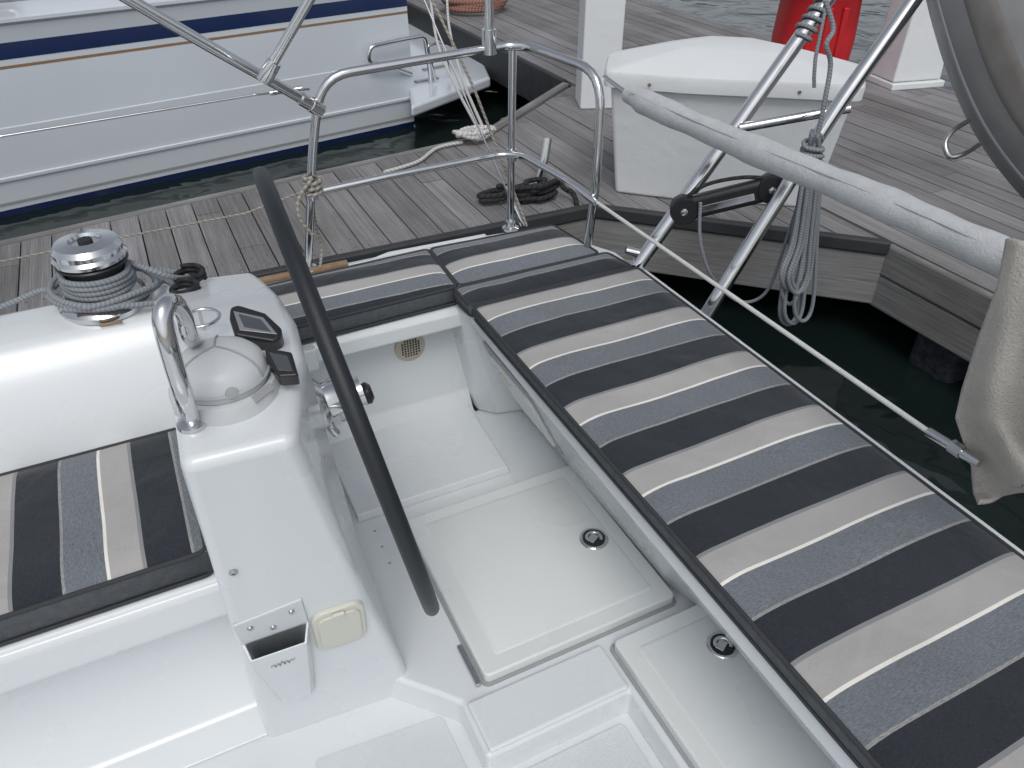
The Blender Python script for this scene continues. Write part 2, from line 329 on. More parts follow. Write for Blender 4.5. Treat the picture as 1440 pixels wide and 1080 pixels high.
# ---------------------------------------------------------------- pier
DZ=-.10
pier=thing('timber_pier',(4.5,4,DZ),'weathered grey plank pier with corner gusset and finger pier','pier')
planks('decking',[[(-3.6,3.45),(2.17,3.45),(2.17,4.75),(-3.6,3.88)],[(2.17,3.45),(3.28,2.40),(3.28,5.6),(2.17,4.76)]],DZ,.03,.14,.007,WOOD,pier)
planks('decking',[[(3.30,-6),(5.88,-6),(5.88,22),(3.30,22)]],DZ+.001,.03,.14,.008,WOOD,pier,jl=3.6)
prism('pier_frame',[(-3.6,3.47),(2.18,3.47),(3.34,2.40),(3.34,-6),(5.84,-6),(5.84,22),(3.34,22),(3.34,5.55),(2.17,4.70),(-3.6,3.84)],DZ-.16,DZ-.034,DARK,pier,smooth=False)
def edge_strip(name,p,q,z0,z1,th,m,out):
    p=Vector((*p,0)); q=Vector((*q,0)); d=(q-p).normalized(); nrm=Vector((d.y,-d.x,0))*out
    v,f=obox_d((p+q)/2+nrm*th/2+Vector((0,0,(z0+z1)/2)),d,nrm,Vector((0,0,1)),((q-p).length,th,z1-z0))
    return raw(name,v,f,m,pier,bevel=min(th,z1-z0)*.3)
for p,q in (((-3.6,3.43),(2.18,3.43)),((2.17,3.42),(3.27,2.37))):
    edge_strip('rubber_edge',p,q,DZ-.045,DZ+.030,.05,RUB,1)
    edge_strip('fascia_board',p,q,DZ-.33,DZ-.050,.035,FASC,1)
edge_strip('fascia_board',(3.29,-6),(3.29,2.375),DZ-.16,DZ+.006,.05,FASC,-1)
edge_strip('fascia_board',(3.29,-6),(3.29,2.37),DZ-.34,DZ-.163,.047,FASC,-1)
edge_strip('fascia_board',(3.29,5.7),(3.29,22),DZ-.30,DZ+.02,.06,RUB,-1)
edge_strip('edge_board',(2.17,4.78),(3.26,5.62),DZ-.2,DZ+.02,.07,FASC,-1)
edge_strip('edge_board',(-3.6,3.90),(2.15,4.77),DZ-.2,DZ+.004,.05,FASC,-1)
for i,(x,y) in enumerate(((3.44,1.98),(3.62,-1.2),(2.9,5.0))):
    prism('pier_pile',rrect(x-.13,x+.13,y-.13,y+.13,.05),WZ-.06,DZ-.17,PILEM,pier)
parts=[]
x=-3.6
while x<2.1:
    for dx in(.035,.105):
        parts.append(lathe_d([(.004,0),(.004,.0035)],(x+dx,3.52,DZ),(0,0,1),6))
        parts.append(lathe_d([(.004,0),(.004,.0035)],(x+dx,3.62,DZ),(0,0,1),6))
    x+=.14
v,f=merge(parts); sc_=raw('deck_screws',v,f,STEELB,pier,smooth=False); sc_['kind']='stuff'
def rq(c,hx,hy,rz): return [(c.x+x*math.cos(rz)-y*math.sin(rz),c.y+x*math.sin(rz)+y*math.cos(rz)) for x,y in((-hx,-hy),(hx,-hy),(hx,hy),(-hx,hy))]
pc=Z(838,146,DZ)
prism('mooring_post',rq(pc,.14,.14,R(-22)),DZ+.001,DZ+2.7,DOCKW,bevel=.012,label='tall square white mooring post standing behind the left end of the white dock box',cat='mooring post')
c=Z(1268,116,DZ); rt=R(-12)
pw=thing('power_pedestal',c,'tapered white dock pedestal right of the red cabinet','pedestal')
prism('base',rq(c,.24,.2,rt),DZ,DZ+.05,DOCKW,pw,bevel=.01)
prism('column',rq(c,.22,.17,rt),DZ+.052,DZ+1.1,DOCKW,pw,top=rq(c,.16,.13,rt),bevel=.02)
cr=Z(1132,105,DZ)
rb=thing('red_cabinet',(cr.x,cr.y,DZ),'red rounded moulded plastic cabinet behind the white dock box','cabinet'); rt=R(-20)
def rr2(c,hx,hy,rz,r):
    return [(c.x+x*math.cos(rz)-y*math.sin(rz),c.y+x*math.sin(rz)+y*math.cos(rz)) for x,y in rrect(-hx,hx,-hy,hy,r)]
lv=[(0,.30,.19),(.30,.315,.20),(.60,.30,.19),(.63,.33,.21),(.72,.34,.215),(.80,.33,.205),(.90,.29,.18),(.97,.22,.14),(1.0,.14,.08)]
V=[];n_=0
for z_,hx,hy in lv:
    q=rr2(cr,hx,hy,rt,min(hx,hy)*.7); n_=len(q); V+=[(a,b_,DZ+z_) for a,b_ in q]
Fc=[[l*n_+k,l*n_+(k+1)%n_,(l+1)*n_+(k+1)%n_,(l+1)*n_+k] for l in range(len(lv)-1) for k in range(n_)]+[list(range(n_))[::-1],[(len(lv)-1)*n_+k for k in range(n_)]]
raw('cabinet_shell',V,Fc,RED,rb,angle=50)
fx=Vector((math.cos(rt),math.sin(rt),0)); fy=Vector((-math.sin(rt),math.cos(rt),0))
for s in(-1,0,1):
    v,f=obox_d(cr+fx*.13*s-fy*.20+Vector((0,0,.34)),fx,fy,Vector((0,0,1)),(.05,.03,.42)); raw('rib',v,f,RED,rb,bevel=.012)
v,f=obox_d(cr-fy*.215+Vector((0,0,.74)),fx,fy,Vector((0,0,1)),(.14,.03,.05)); raw('hand_grip',v,f,RED,rb,bevel=.012)
# dock box
A=Z(860,273,DZ); B=Z(1146,296,DZ); A.z=B.z=0
db=thing('dock_box',(A+B)/2+Vector((.2,.3,DZ)),'large white fibreglass dock box with hipped lid on the pier corner','dock box')
d=(B-A).normalized(); nn=Vector((-d.y,d.x,0)); 
if nn.y<0: nn=-nn
def fp(off,dep=.62):
    a0=A-d*off-nn*off; a2=B+d*off-nn*off
    a1=A+d*.36-nn*(off+.035)
    return [(a0.x,a0.y),(a1.x,a1.y),(a2.x,a2.y),((a2+nn*(dep*.62)+d*.05).x,(a2+nn*(dep*.62)+d*.05).y),((a2+nn*(dep+off*2)-d*.38).x,(a2+nn*(dep+off*2)-d*.38).y),((a0+nn*(dep+off*2)+d*.32).x,(a0+nn*(dep+off*2)+d*.32).y),((a0+nn*(dep*.62)-d*.02).x,(a0+nn*(dep*.62)-d*.02).y)]
prism('body',fp(-.02),DZ,.50,DOCKW,db,top=fp(.045),bevel=.02,seg=4)
cen=Vector(((A.x+B.x)/2+nn.x*.30,(A.y+B.y)/2+nn.y*.30,0))
def rp(o): return rpoly(fp(o),.05,4)
lidr=[(.066,1,.502),(.080,1,.508),(.082,1,.570),(.076,1,.585),(.070,.985,.592),(.060,.72,.630),(.055,.42,.668),(.05,.33,.674),(.045,.06,.678)]
V=[];n_=0
for o_,s_,z_ in lidr:
    q=rp(o_); n_=len(q)
    for a,b_ in q: V.append((cen.x+(a-cen.x)*s_,cen.y+(b_-cen.y)*s_,z_))
Fc=[[l*n_+k,l*n_+(k+1)%n_,(l+1)*n_+(k+1)%n_,(l+1)*n_+k] for l in range(len(lidr)-1) for k in range(n_)]+[list(range(n_))[::-1],[(len(lidr)-1)*n_+k for k in range(n_)]]
raw('lid',V,Fc,DOCKW,db,angle=30)
for tt in(.14,.80): lathe('rivet',[(.010,0),(.008,.006)],A.lerp(B,tt)-nn*(.117 if tt<.5 else .093)+Vector((0,0,.54)),TEAK,db,axis=-nn,seg=10)
# cleat and black rope
ck=Z(752,282,DZ); cl=thing('dock_cleat',(ck.x,ck.y,DZ),'black metal cleat bolted near the finger pier edge','cleat')
prism('cleat_base',rq(ck,.09,.035,0),DZ+.002,DZ+.03,BLACK,cl,bevel=.008)
tube('horn',[ck+Vector((-.16,0,.085)),ck+Vector((-.07,0,.075)),ck+Vector((.07,0,.075)),ck+Vector((.16,0,.085))],.018,BLACK,cl)
for s in(-1,1): tube('post',[ck+Vector((.05*s,0,.02)),ck+Vector((.05*s,0,.075))],.018,BLACK,cl)
pts=[]
for i in range(60):
    t=i/59; a=t*math.pi*8; pts.append(ck+Vector((math.cos(a)*(.10+.05*math.sin(i*1.1)),math.sin(a)*(.05+.02*math.sin(i*.7)),.02+.09*t)))
pts+= [ck+Vector((.16,-.05,.06)),ck+Vector((.18,-.12,.05)),ck+Vector((.17,-.20,-.05)),ck+Vector((.16,-.22,-.25)),ck+Vector((.15,-.23,-.5))]
tube('mooring_rope',pts,.014,ROPEK,mode='cat',res=3,label='black mooring rope piled on the pier cleat and hanging over the edge',cat='rope')
pk=Z(700,284,DZ); pts=[pk+Vector((math.cos(i*.6)*(.085+.03*math.sin(i*1.3)),math.sin(i*.6)*.05,.02+.0022*i)) for i in range(24)]+[pk+Vector((.16,.02,.03)),pk+Vector((.22,.0,.05))]
tube('mooring_rope',pts,.015,ROPEK,mode='cat',res=3,label='small loose coil of black rope lying left of the pier cleat',cat='rope')
e=Z(757,258,DZ); tube('steel_handle',[e,e+Vector((.03,.0,.10)),e+Vector((.07,.03,.25))],.026,STEEL,label='short leaning stainless steel tube standing by the pier cleat',cat='tube')
# ---------------------------------------------------------------- neighbouring yacht
w0=Z(0,308,WZ); w1=Z(583,178,WZ); yd=(w1-w0).normalized(); yn=Vector((yd.y,-yd.x,0))
if yn.y>0: yn=-yn
yl=(w1-w0).length
yt=thing('motor_yacht',(w0+w1)/2+Vector((0,0,0)),'white motor yacht with navy and gold stripes moored beyond the finger pier','yacht')
def hp(s,z,off): return w0+yd*s+Vector((0,0,z-WZ))+yn*off
def ztopx(px,py): p=PL(px,py,w0,yn); return p.z
def band(name,zs,m,s0=-9,s1=None,parent=None):
    s1=yl if s1 is None else s1
    S=[s0,0,yl*.5,s1] ; V=[];n=len(zs)
    for s in S:
        for z,o in zs: V.append(hp(s,z,o))
    Fc=[]
    for i in range(len(S)-1):
        for k in range(n-1): Fc.append([i*n+k,(i+1)*n+k,(i+1)*n+k+1,i*n+k+1])
    return raw(name,V,Fc,m,parent or yt,angle=20)
zb=ztopx(0,84); zg=ztopx(0,95); zt=ztopx(0,60)
band('bottom_paint',[(-.80,-.06),(-.60,.0)],NAVY)
band('hull_side',[(-.60,0),(-.40,.02),(-.395,.034),(-.375,.036),(-.37,.022),(-.22,.03),(-.05,.035),(-.045,.028),(zg-.010,.02)],HULLW)
band('gold_stripe',[(zg-.010,.021),(zg+.008,.022)],GOLD)
band('hull_side',[(zg+.008,.02),(zb,.02)],HULLW)
band('navy_stripe',[(zb,.022),(zt,.026)],NAVY)
band('bulwark',[(zt,.024),(zt+.10,.04),(zt+.12,.06),(zt+.14,.06),(zt+.15,.0),(zt+.15,-.5)],HULLW)
band('waterline_stripe',[(-.56,.012),(-.545,.014)],SEAM)
v=[hp(yl,-.8,-.06),hp(yl,zt+.15,.04),hp(yl+.0,zt+.15,-3.2),hp(yl,-.8,-3.2)]
raw('transom',v,[[0,1,2,3]],HULLW,yt)
v,f=merge([obox_d(hp(-3,zt+.60,-.75),yd,yn,Vector((0,0,1)),(9,.1,.9))]); raw('cabin_side',v,f,HULLW,yt,bevel=.03)
v,f=obox_d(hp(.1,zt+.48,-.68),yd,yn,Vector((0,0,1)),(1.0,.04,.42)); raw('cabin_window',v,f,GLASS,yt,bevel=.05)
fr=fillet([hp(-.42,zt+.26,-.66),hp(-.42,zt+.70,-.66),hp(.62,zt+.70,-.66),hp(.62,zt+.26,-.66),hp(-.42,zt+.26,-.66)],.08); tube('window_frame',fr,.018,STEEL,yt,mode='none')
sp=[Z(578,150,-.30),Z(690,108,-.30),Z(660,40,-.30),Z(600,-40,-.30),Z(560,-40,-.30)]
prism('swim_platform',[(p.x,p.y) for p in sp],-.40,-.30,HULLW,yt,bevel=.03)
sq=lambda px,py,t: T(px,py,t)
tube('boarding_rail',[hp(yl-.02,ztopx(545,108),.04),PL(545,92,hp(0,0,.12),yn),PL(518,88,hp(0,0,.12),yn),PL(520,66,hp(0,0,.12),yn),PL(560,57,hp(0,0,.12),yn),PL(597,50,hp(0,0,.12),yn),PL(604,95,hp(0,0,.05),yn),PL(606,118,hp(0,0,0),yn)],.018,STEEL,yt,fr=.05)
tube('boarding_rail',[PL(612,112,hp(0,0,0),yn),PL(600,64,hp(0,0,.05),yn),PL(622,60,hp(0,0,.0),yn),PL(632,104,hp(0,0,-.05),yn)],.016,STEEL,yt,fr=.05)
for k in range(4): 
    p=Z(600+k*10,112-k*17,-.293); v,f=obox_d(p,yd,yn,Vector((0,0,1)),(.24,.05,.012)); raw('step_tread',v,f,STEELB,yt,bevel=.003)
# ---------------------------------------------------------------- own boat
bt=thing('sailboat',(.6,1.0,-.1),'white sailboat cockpit with steering console, wheel and striped cushions in the foreground','sailboat')
hullp=[(-6,2.33),(.9,2.33),(1.12,2.31),(1.28,2.2),(1.37,2.0),(1.38,-3)]
V=[];n=len(hullp)
for x,y in hullp: V+=[(x,y,.43),(x-.0,y+.0,.36),(x,y,-.2),(x-.05,y-.06,-.9)]
Fc=[[i*4+k,(i+1)*4+k,(i+1)*4+k+1,i*4+k+1] for i in range(n-1) for k in range(3)]
raw('hull',V,Fc,GEL,bt)
prism('side_deck',[(-6,1.86),(.30,1.86),(.30,2.19),(.9,2.19),(1.28,2.15),(1.275,2.2),(1.12,2.305),(.9,2.325),(-6,2.325)],.36,.43,GEL,bt,bevel=.006)
tube('toerail',[(-6,2.31,.44),(-.2,2.31,.44),(.52,2.31,.44)],.012,TEAK,bt)
v=[Z(520,364,.46),Z(545,354,.46),Z(683,328,.46),Z(686,334,.46),Z(640,347,.44)]
prism('aft_deck_step',[(p.x,p.y) for p in v],.432,.462,GEL,bt,bevel=.008)
extr('coaming',[(1.56,.30),(1.565,.50),(1.60,.60),(1.655,.70),(1.69,.728),(1.73,.735),(1.84,.73),(1.885,.70),(1.91,.60),(1.92,.43),(1.92,.30)],'yz',-6,-.02,GEL,bt,bevel=.012,angle=50)
extr('side_seat',[(1.60,.43),(1.15,.43),(1.135,.415),(1.135,.33),(1.16,.315),(1.21,.31),(1.24,.28),(1.26,.10),(1.245,.0),(1.20,-.07),(1.12,-.0985),(1.60,-.10)],'yz',-6,-.055,GEL,bt,bevel=.014,angle=60)
rings=[[( -.085,1.115,-.1),(-.078,1.03,.35),(-.064,.915,.90),(.095,.905,.90),(.175,1.01,.40),(.270,1.09,-.1)],
[( -.085,1.2,-.1),(-.07,1.14,.35),(-.052,1.10,.925),(.155,1.085,.92),(.20,1.15,.40),(.27,1.2,-.1)],
[( -.085,1.4,-.1),(-.06,1.3,.35),(-.035,1.29,.89),(.178,1.28,.88),(.195,1.3,.40),(.27,1.4,-.1)],
[( -.085,1.6,-.1),(-.06,1.5,.35),(-.035,1.52,.82),(.188,1.52,.81),(.19,1.5,.40),(.265,1.6,-.1)],
[( -.085,1.8,-.1),(-.06,1.72,.35),(-.035,1.74,.755),(.185,1.73,.745),(.19,1.7,.40),(.265,1.8,-.1)],
[( -.085,1.9,-.1),(-.06,1.9,.35),(-.035,1.86,.72),(.180,1.86,.70),(.19,1.9,.40),(.265,1.9,-.1)],
[( -.085,1.93,-.1),(-.06,1.93,.30),(-.035,1.92,.45),(.19,1.92,.45),(.19,1.93,.30),(.265,1.93,-.1)]]
V=[p for r_ in rings for p in r_]; n=6; Fc=[]
for i in range(len(rings)-1):
    for k in range(n-1): Fc.append([i*n+k,i*n+k+1,(i+1)*n+k+1,(i+1)*n+k])
Fc.append([0,1,4,5]); Fc.append([1,2,3,4]); Fc.append([(len(rings)-1)*n+k for k in range(6)][::-1])
con=raw('steering_console',V,Fc,GEL,bt,bevel=.020,seg=6,angle=50)
prism('cockpit_sole',[(-6,-3),(.70,-3),(.70,.86),(.36,.86),(.36,1.3),(-6,1.3)],-.16,-.10,GEL,bt)
prism('nonskid_panel',rpoly([(-.02,.35),(.315,.35),(.30,.995),(.0,1.02)],.015),-.102,-.0975,NONSKID,bt,bevel=.001)
prism('nonskid_panel',rpoly([(-1.4,.35),(-.06,.35),(-.10,.99),(-1.4,1.03)],.015),-.102,-.0975,NONSKID,bt,bevel=.001)
prism('nonskid_panel',rpoly([(.375,.1),(.675,.1),(.675,.79),(.375,.79)],.015),-.102,-.094,NONSKID,bt,bevel=.002)
prism('helm_floor',[(.20,1.94),(.20,1.10),(.295,1.0),(.335,.955),(.335,.81),(.70,.81),(.70,-3),(1.3,-3),(1.3,1.94)],-.12,-.012,GEL,bt,bevel=.012,seg=4)
def lid(name,x0,x1,y0,y1,z=.020,rim=.04):
    o=prism(name,rrect(x0,x1,y0,y1,.014),-.011,z,LIDM,bt,bevel=.006,seg=4)
    prism('lid_gutter',rrect(x0-.008,x1+.008,y0-.008,y1+.008,.018),-.0118,-.0085,SEAM,o,smooth=False)
    a=rim
    prism('lid_field',rrect(x0+a,x1-a,y0+a,y1-a,.012),z-.001,z+.003,LIDM,o,top=rrect(x0+a+.008,x1-a-.008,y0+a+.008,y1-a-.008,.010),bevel=.0015)
    return o
L1=lid('floor_hatch',.405,.940,.970,1.525)
L2=lid('floor_hatch',.722,1.06,-.6,.925)
v,f=prism_d([(.345,.812),(.698,.812),(.698,.940),(.345,.940)],-.011,.004); raw('step_edge',v,f,GEL,bt,bevel=.007,seg=4)
def pullring(c,par,r=.040):
    c=Vector(c); lathe('latch_ring',[(r,0),(r,.002),(r*.93,.0045),(r*.8,.0045),(r*.78,.001),(r*.3,.001)],c,STEEL,par,seg=40)
    lathe('latch_cup',[(r*.76,0),(r*.76,.0017)],c+Vector((0,0,.0003)),DARK,par,seg=32)
    tube('latch_handle',[c+Vector((r*.5*math.cos(t),r*.5*math.sin(t),.005)) for t in [i*.5-1.0 for i in range(9)]],.005,STEEL,par,mode='cat')
    v,f=box_d(c+Vector((-r*.1,0,.0045)),(r*.8,r*.55,.004),.5); raw('latch_tongue',v,f,STEEL,par,bevel=.001)
pc=Z(835,758,.023); pullring(pc,L1); pc=Z(1016,908,.023); pullring(pc,L2,.038)
v,f=box_d((.388,1.03,-.004),(.012,.12,.012)); raw('hinge',v,f,STEELB,bt,bevel=.003)
for k in range(5): lathe('screw',[(.0035,0),(.003,.002)],(.322,1.68-k*.065,-.0118),STEELB,bt,seg=8)
# aft bench: thin lip, sloping white face visible below it
def bprof(lz,lx,bx): return [(1.37,.453),(.775,.453),(.757,.449),(.749,.440),(lx,lz),(lx+.010,lz-.008),(bx-.02,.02),(bx,-.011),(1.37,-.011)]
S=[(-3,bprof(.405,.745,1.0)),(.90,bprof(.408,.745,.995)),(1.02,bprof(.41,.745,.962)),(1.88,bprof(.42,.748,.950))]
n=len(S[0][1]); V=[(p,y_,q) for y_,pr in S for p,q in pr]
Fc=[[l*n+k,l*n+(k+1)%n,(l+1)*n+(k+1)%n,(l+1)*n+k] for l in range(3) for k in range(n)]+[list(range(n))[::-1],[3*n+k for k in range(n)]]
raw('aft_bench',V,Fc,GEL,bt,bevel=.006,angle=50)
extr('side_seat',[(2.20,.434),(1.895,.434),(1.878,.42),(1.878,.375),(1.90,.36),(1.965,.355),(1.985,.33),(1.975,.06),(1.94,.0),(1.90,-.0115),(2.20,-.0115)],'yz',.16,.80,GEL,bt,bevel=.008,angle=50)
bot=[(.80,2.18),(.81,1.93),(.86,1.88),(.95,1.86),(1.37,1.86),(1.37,2.0),(1.28,2.18)]
top=[(.735,2.18),(.735,1.88),(.742,1.85),(.76,1.83),(1.37,1.82),(1.37,2.0),(1.28,2.18)]
prism('corner_locker',bot,-.0113,.436,GEL,bt,top=top,bevel=.012,seg=4)
prism('foot_step',[(.29,1.96),(.29,1.60),(.775,1.60),(.79,1.96)],-.0116,.014,GEL,bt,top=[(.29,1.96),(.29,1.606),(.769,1.606),(.784,1.96)],bevel=.004,seg=3)
gp=Y(576,487,1.983); gr=lathe('speaker_grille',[(.050,0),(.050,.006),(.043,.009),(.0,.010)],gp,TANP,bt,axis=(0,-1,.02),seg=36)
parts=[]
for i in range(-4,5):
    for j in range(-4,5):
        if i*i+j*j<=15: parts.append(lathe_d([(.0028,0),(.0028,.0035)],gp+Vector((i*.009,-.0085,j*.009)),(0,-1,.02),8))
v,f=merge(parts); gh=raw('grille_holes',v,f,DARK,gr); gh['kind']='stuff'
fa=Vector((.757,0,.41)); fb=Vector((.935,0,.02)); fdv=(fa-fb).normalized(); bn=Vector((-fdv.z,0,fdv.x)); bu=Vector((0,1,0))
dp=(fa+fb)/2; dp.y=1.63; dp=dp+fdv*.03
v,f=rslab_d(dp+bn*.002,bu,fdv,bn,(.34,.30,.006),.05); lf=raw('locker_recess',v,f,SEAM,bt)
v,f=rslab_d(dp+bn*.007+bu*.01-fdv*.02,bu,fdv,bn,(.28,.23,.010),.035); raw('locker_door',v,f,LIDM,lf,bevel=.003)
v,f=rslab_d(dp+bn*.014+bu*.09+fdv*.02,bu,fdv,bn,(.022,.06,.008),.008); raw('door_catch',v,f,CREAM,lf,bevel=.002)
# console front fittings
c0=Vector((-.078,1.03,.35)); c1=Vector((-.064,.915,.90)); c2=Vector((.095,.905,.90)); fn=(c1-c0).cross(c2-c0).normalized()
if fn.y>0: fn=-fn
q0=Vector((-.085,1.115,-.1)); q1=Vector((-.078,1.03,.35)); q2=Vector((.175,1.01,.40)); fn2=(q1-q0).cross(q2-q0).normalized()
if fn2.y>0: fn2=-fn2
def FP(px,py): return PL(px,py,Vector((-.078,1.03,.35)),fn2)
fv2=Vector((0,0,1))-fn2*fn2.z; fv2.normalize(); fu2=fv2.cross(fn2).normalized()
if fu2.x<0: fu2=-fu2
sc=FP(477,877); v,f=rslab_d(sc+fn2*.005,fu2,fv2,fn2,(.104,.150,.012),.026); so_=raw('socket_cover',v,f,CREAM,bt,bevel=.004)
v,f=rslab_d(sc+fn2*.013,fu2,fv2,fn2,(.084,.122,.005),.020); raw('cover_flap',v,f,CREAM,so_,bevel=.002)
v,f=obox_d(sc+fn2*.016+fv2*.064,fu2,fv2,fn2,(.024,.012,.008)); raw('cover_latch',v,f,CREAM,so_,bevel=.002)
hc=FP(392,906); K=1.28
def hq(u,v_,n_): return hc+fu2*u*K+fv2*v_*K*1.3+fn2*n_*K*.62
back=[hq(-.052,.078,.0),hq(.048,.088,.0),hq(.050,.03,.0),hq(.036,-.14,.0),hq(-.022,-.14,.0),hq(-.048,.03,.0)]
V=back+[p+fn2*.006 for p in back]; Fc=[[0,1,2,3,4,5][::-1],[6,7,8,9,10,11]]+[[i,(i+1)%6,6+(i+1)%6,6+i] for i in range(6)]
hold=raw('winch_handle_pocket',V,Fc,GEL2,bt,bevel=.003)
m_out=[(-.049,.032,.006),(-.043,.020,.042),(.040,.022,.044),(.050,.034,.006)]
b_out=[(-.024,-.14,.006),(-.018,-.14,.022),(.026,-.14,.022),(.035,-.14,.006)]
m_in=[(-.044,.032,.009),(-.040,.020,.038),(.037,.022,.040),(.046,.034,.009)]
b_in=[(-.025,-.07,.009),(-.02,-.07,.022),(.02,-.07,.022),(.028,-.07,.009)]
V=[hq(*p) for p in m_out+b_out+m_in+b_in]; Fc=[]
for i in range(3): Fc+=[[i,i+1,5+i,4+i],[8+i,12+i,13+i,9+i],[i,8+i,9+i,i+1]]
Fc+=[[4,5,6,7],[12,13,14,15][::-1]]
raw('pocket_front',V,Fc,GEL,hold,bevel=.0025)
v=[hq(-.043,.034,.0105),hq(.045,.036,.0105),hq(.034,-.05,.0105),hq(-.034,-.05,.0105)]; raw('pocket_lining',v,[[0,1,2,3]],STEELB,hold)
for a,b_ in((-.03,.064),(.030,.070),(.0,.050)): lathe('screw',[(.006,0),(.0052,.002),(.001,.003)],hq(a,b_,.0086),STEELB,hold,axis=fn2,seg=12)
pt=[hq(-.018+i*.0033,-.012+(.0035 if i%2 else -.0025)+(.003 if i%5==0 else 0),.0395+.0012*(i%2==0)) for i in range(12)]
tube('raised_script_mark',pt,.0011,SEAM,hold,mode='cat',res=4,seg=6)
cp=PL(328,804,c0,fn); lathe('drain_plug',[(.007,0),(.007,.003),(.003,.004),(.003,.001)],cp+fn*.001,STEELB,bt,axis=fn,seg=16)
# compass
cc=Z(316,541,.925)
k_=lathe('compass',[(.080,-.02),(.080,.005),(.077,.011),(.071,.013),(.068,.011),(.068,.0)],cc,COMP,bt,seg=48)
dome=[(.0665,.008),(.0690,.020),(.0685,.030),(.064,.043),(.054,.054),(.040,.062),(.023,.067),(.008,.069),(.001,.0692)]
lathe('compass_dome',dome,cc,COMP,k_,seg=56,angle=60)
for a in(R(80),R(200),R(320)):
    pts=[cc+Vector((math.cos(a)*(r_+.0006),math.sin(a)*(r_+.0006),z_+.0006)) for r_,z_ in dome[1:]]
    tube('dome_seam',pts,.0015,SEAM,k_,mode='cat',seg=6)
tube('dome_band',[cc+Vector((math.cos(t*math.pi/12)*.0695,math.sin(t*math.pi/12)*.0695,.024)) for t in range(24)],.0032,SEAML,k_,closed=True,seg=6)
v,f=lathe_d([(.010,0),(.009,.003),(.004,.004)],cc+Vector((.005,-.067,.028)),(.1,-1,.5),20); raw('compass_badge',v,f,SEAM,k_)
v,f=obox_d(cc+Vector((.047,-.060,.009)),Vector((.80,.60,0)),Vector((-.5,.66,.55)).normalized(),Vector((.33,-.44,.83)).normalized(),(.040,.012,.004)); raw('compass_plate',v,f,SEAM,k_,bevel=.001)
gf=Z(270,592,.915)
g=tube('grab_handle',[gf,T(258,556,1.03),T(242,505,.985),T(229,455,.965),T(233,430,.97),T(246,427,1.0),T(258,445,1.06),T(268,475,1.12),Z(290,490,.90)],.0125,STEEL,bt,mode='cat')
lathe('handle_foot',[(.022,0),(.022,.005),(.014,.009)],gf+Vector((0,0,-.006)),STEEL,g)
tube('cup_ring',[Z(283,447,.93)+Vector((math.cos(t*math.pi/8)*.030,math.sin(t*math.pi/8)*.030,0)) for t in range(16)],.003,STEEL,bt,closed=True,seg=8)
tube('cup_ring_stem',[Z(283,447,.93)+Vector((.0,.03,0)),Z(283,447,.93)+Vector((0,.04,-.07))],.003,STEEL,bt,seg=8)
def pod(name,pix,anchor,t,nv,th,m,par,o=0,bev=.006):
    p0=T(*anchor,t); nv=Vector(nv).normalized(); p=[PL(a,b_,p0+nv*o,nv) for a,b_ in pix]; n=len(p); V=[q-nv*th for q in p]+p
    return raw(name,V,[list(range(n))[::-1],list(range(n,2*n))]+[[i,(i+1)%n,n+(i+1)%n,n+i] for i in range(n)],m,par,bevel=bev)
nD=(-.05,-.42,.90); an=(350,474); tD=1.255
pl=pod('instrument_display',[(330,472),(322,447),(323,431),(334,427),(373,439),(396,460),(394,475),(384,481)],an,tD,nD,.05,BLACK,bt,bev=.006)
pod('display_bezel',[(337,464),(328,437),(370,446),(390,470)],an,tD,nD,.002,STEELB,pl,o=.0022,bev=.0005)
pod('display_screen',[(343,459),(335,441),(367,449),(381,466)],an,tD,nD,.002,GLASS,pl,o=.0036,bev=.0003)
an=(398,526); tD=1.150
pl=pod('control_panel',[(392,530),(374,502),(372,488),(410,494),(420,528)],an,tD,nD,.03,BLACK,bt,bev=.004)
pod('panel_screen',[(391,521),(378,495),(404,500),(412,522)],an,tD,nD,.002,GLASS,pl,o=.0022,bev=.0003)
def coil(px,py,z,r):
    c_=Z(px,py,z); return [c_+Vector((math.cos(i*.5)*(r-.006*(i%12)/12),math.sin(i*.5)*(r-.006*(i%12)/12),.004+.0009*i)) for i in range(30)]
tube('line_coil',coil(268,397,.737,.034),.006,ROPEK,mode='cat',res=2,seg=7,label='small flat coil of black line behind the console, farther one',cat='rope')
tube('line_coil',coil(262,417,.745,.030),.006,ROPEK,mode='cat',res=2,seg=7,label='small flat coil of black line behind the console, nearer one',cat='rope')
tube('coaming_slot',[Z(140,458,.733),Z(172,452,.733)],.003,TEAK,bt)
# ---------------- winch
wc=Vector((-.157,1.785,.733))
wi=lathe('winch',[(.096,0),(.098,.012),(.090,.020),(.085,.026)],wc,STEEL,bt,seg=48)
lathe('winch_red_band',[(.0865,.020),(.089,.023),(.0865,.028)],wc,WINE,wi,seg=48)
lathe('winch_drum',[(.084,.030),(.072,.040),(.060,.050),(.057,.08),(.062,.098),(.068,.104)],wc,STEELB,wi,seg=48)
lathe('winch_feeder',[(.072,.104),(.075,.107),(.072,.110)],wc,BLACK,wi,seg=48)
lathe('winch_cap',[(.066,.110),(.074,.115),(.077,.124),(.071,.131),(.072,.142),(.064,.153),(.034,.158),(.031,.151),(.012,.151)],wc,STEEL,wi,seg=48)
lathe('winch_socket',[(.015,.1512),(.015,.1585),(.010,.159)],wc,DARK,wi,seg=8)
pts=[]
for i in range(100):
    t=i/99; a=-2*math.pi*4.2*t+2.5; pts.append(wc+Vector((math.cos(a)*(.069+.003*math.sin(i)),math.sin(a)*(.069),.040+.050*t)))
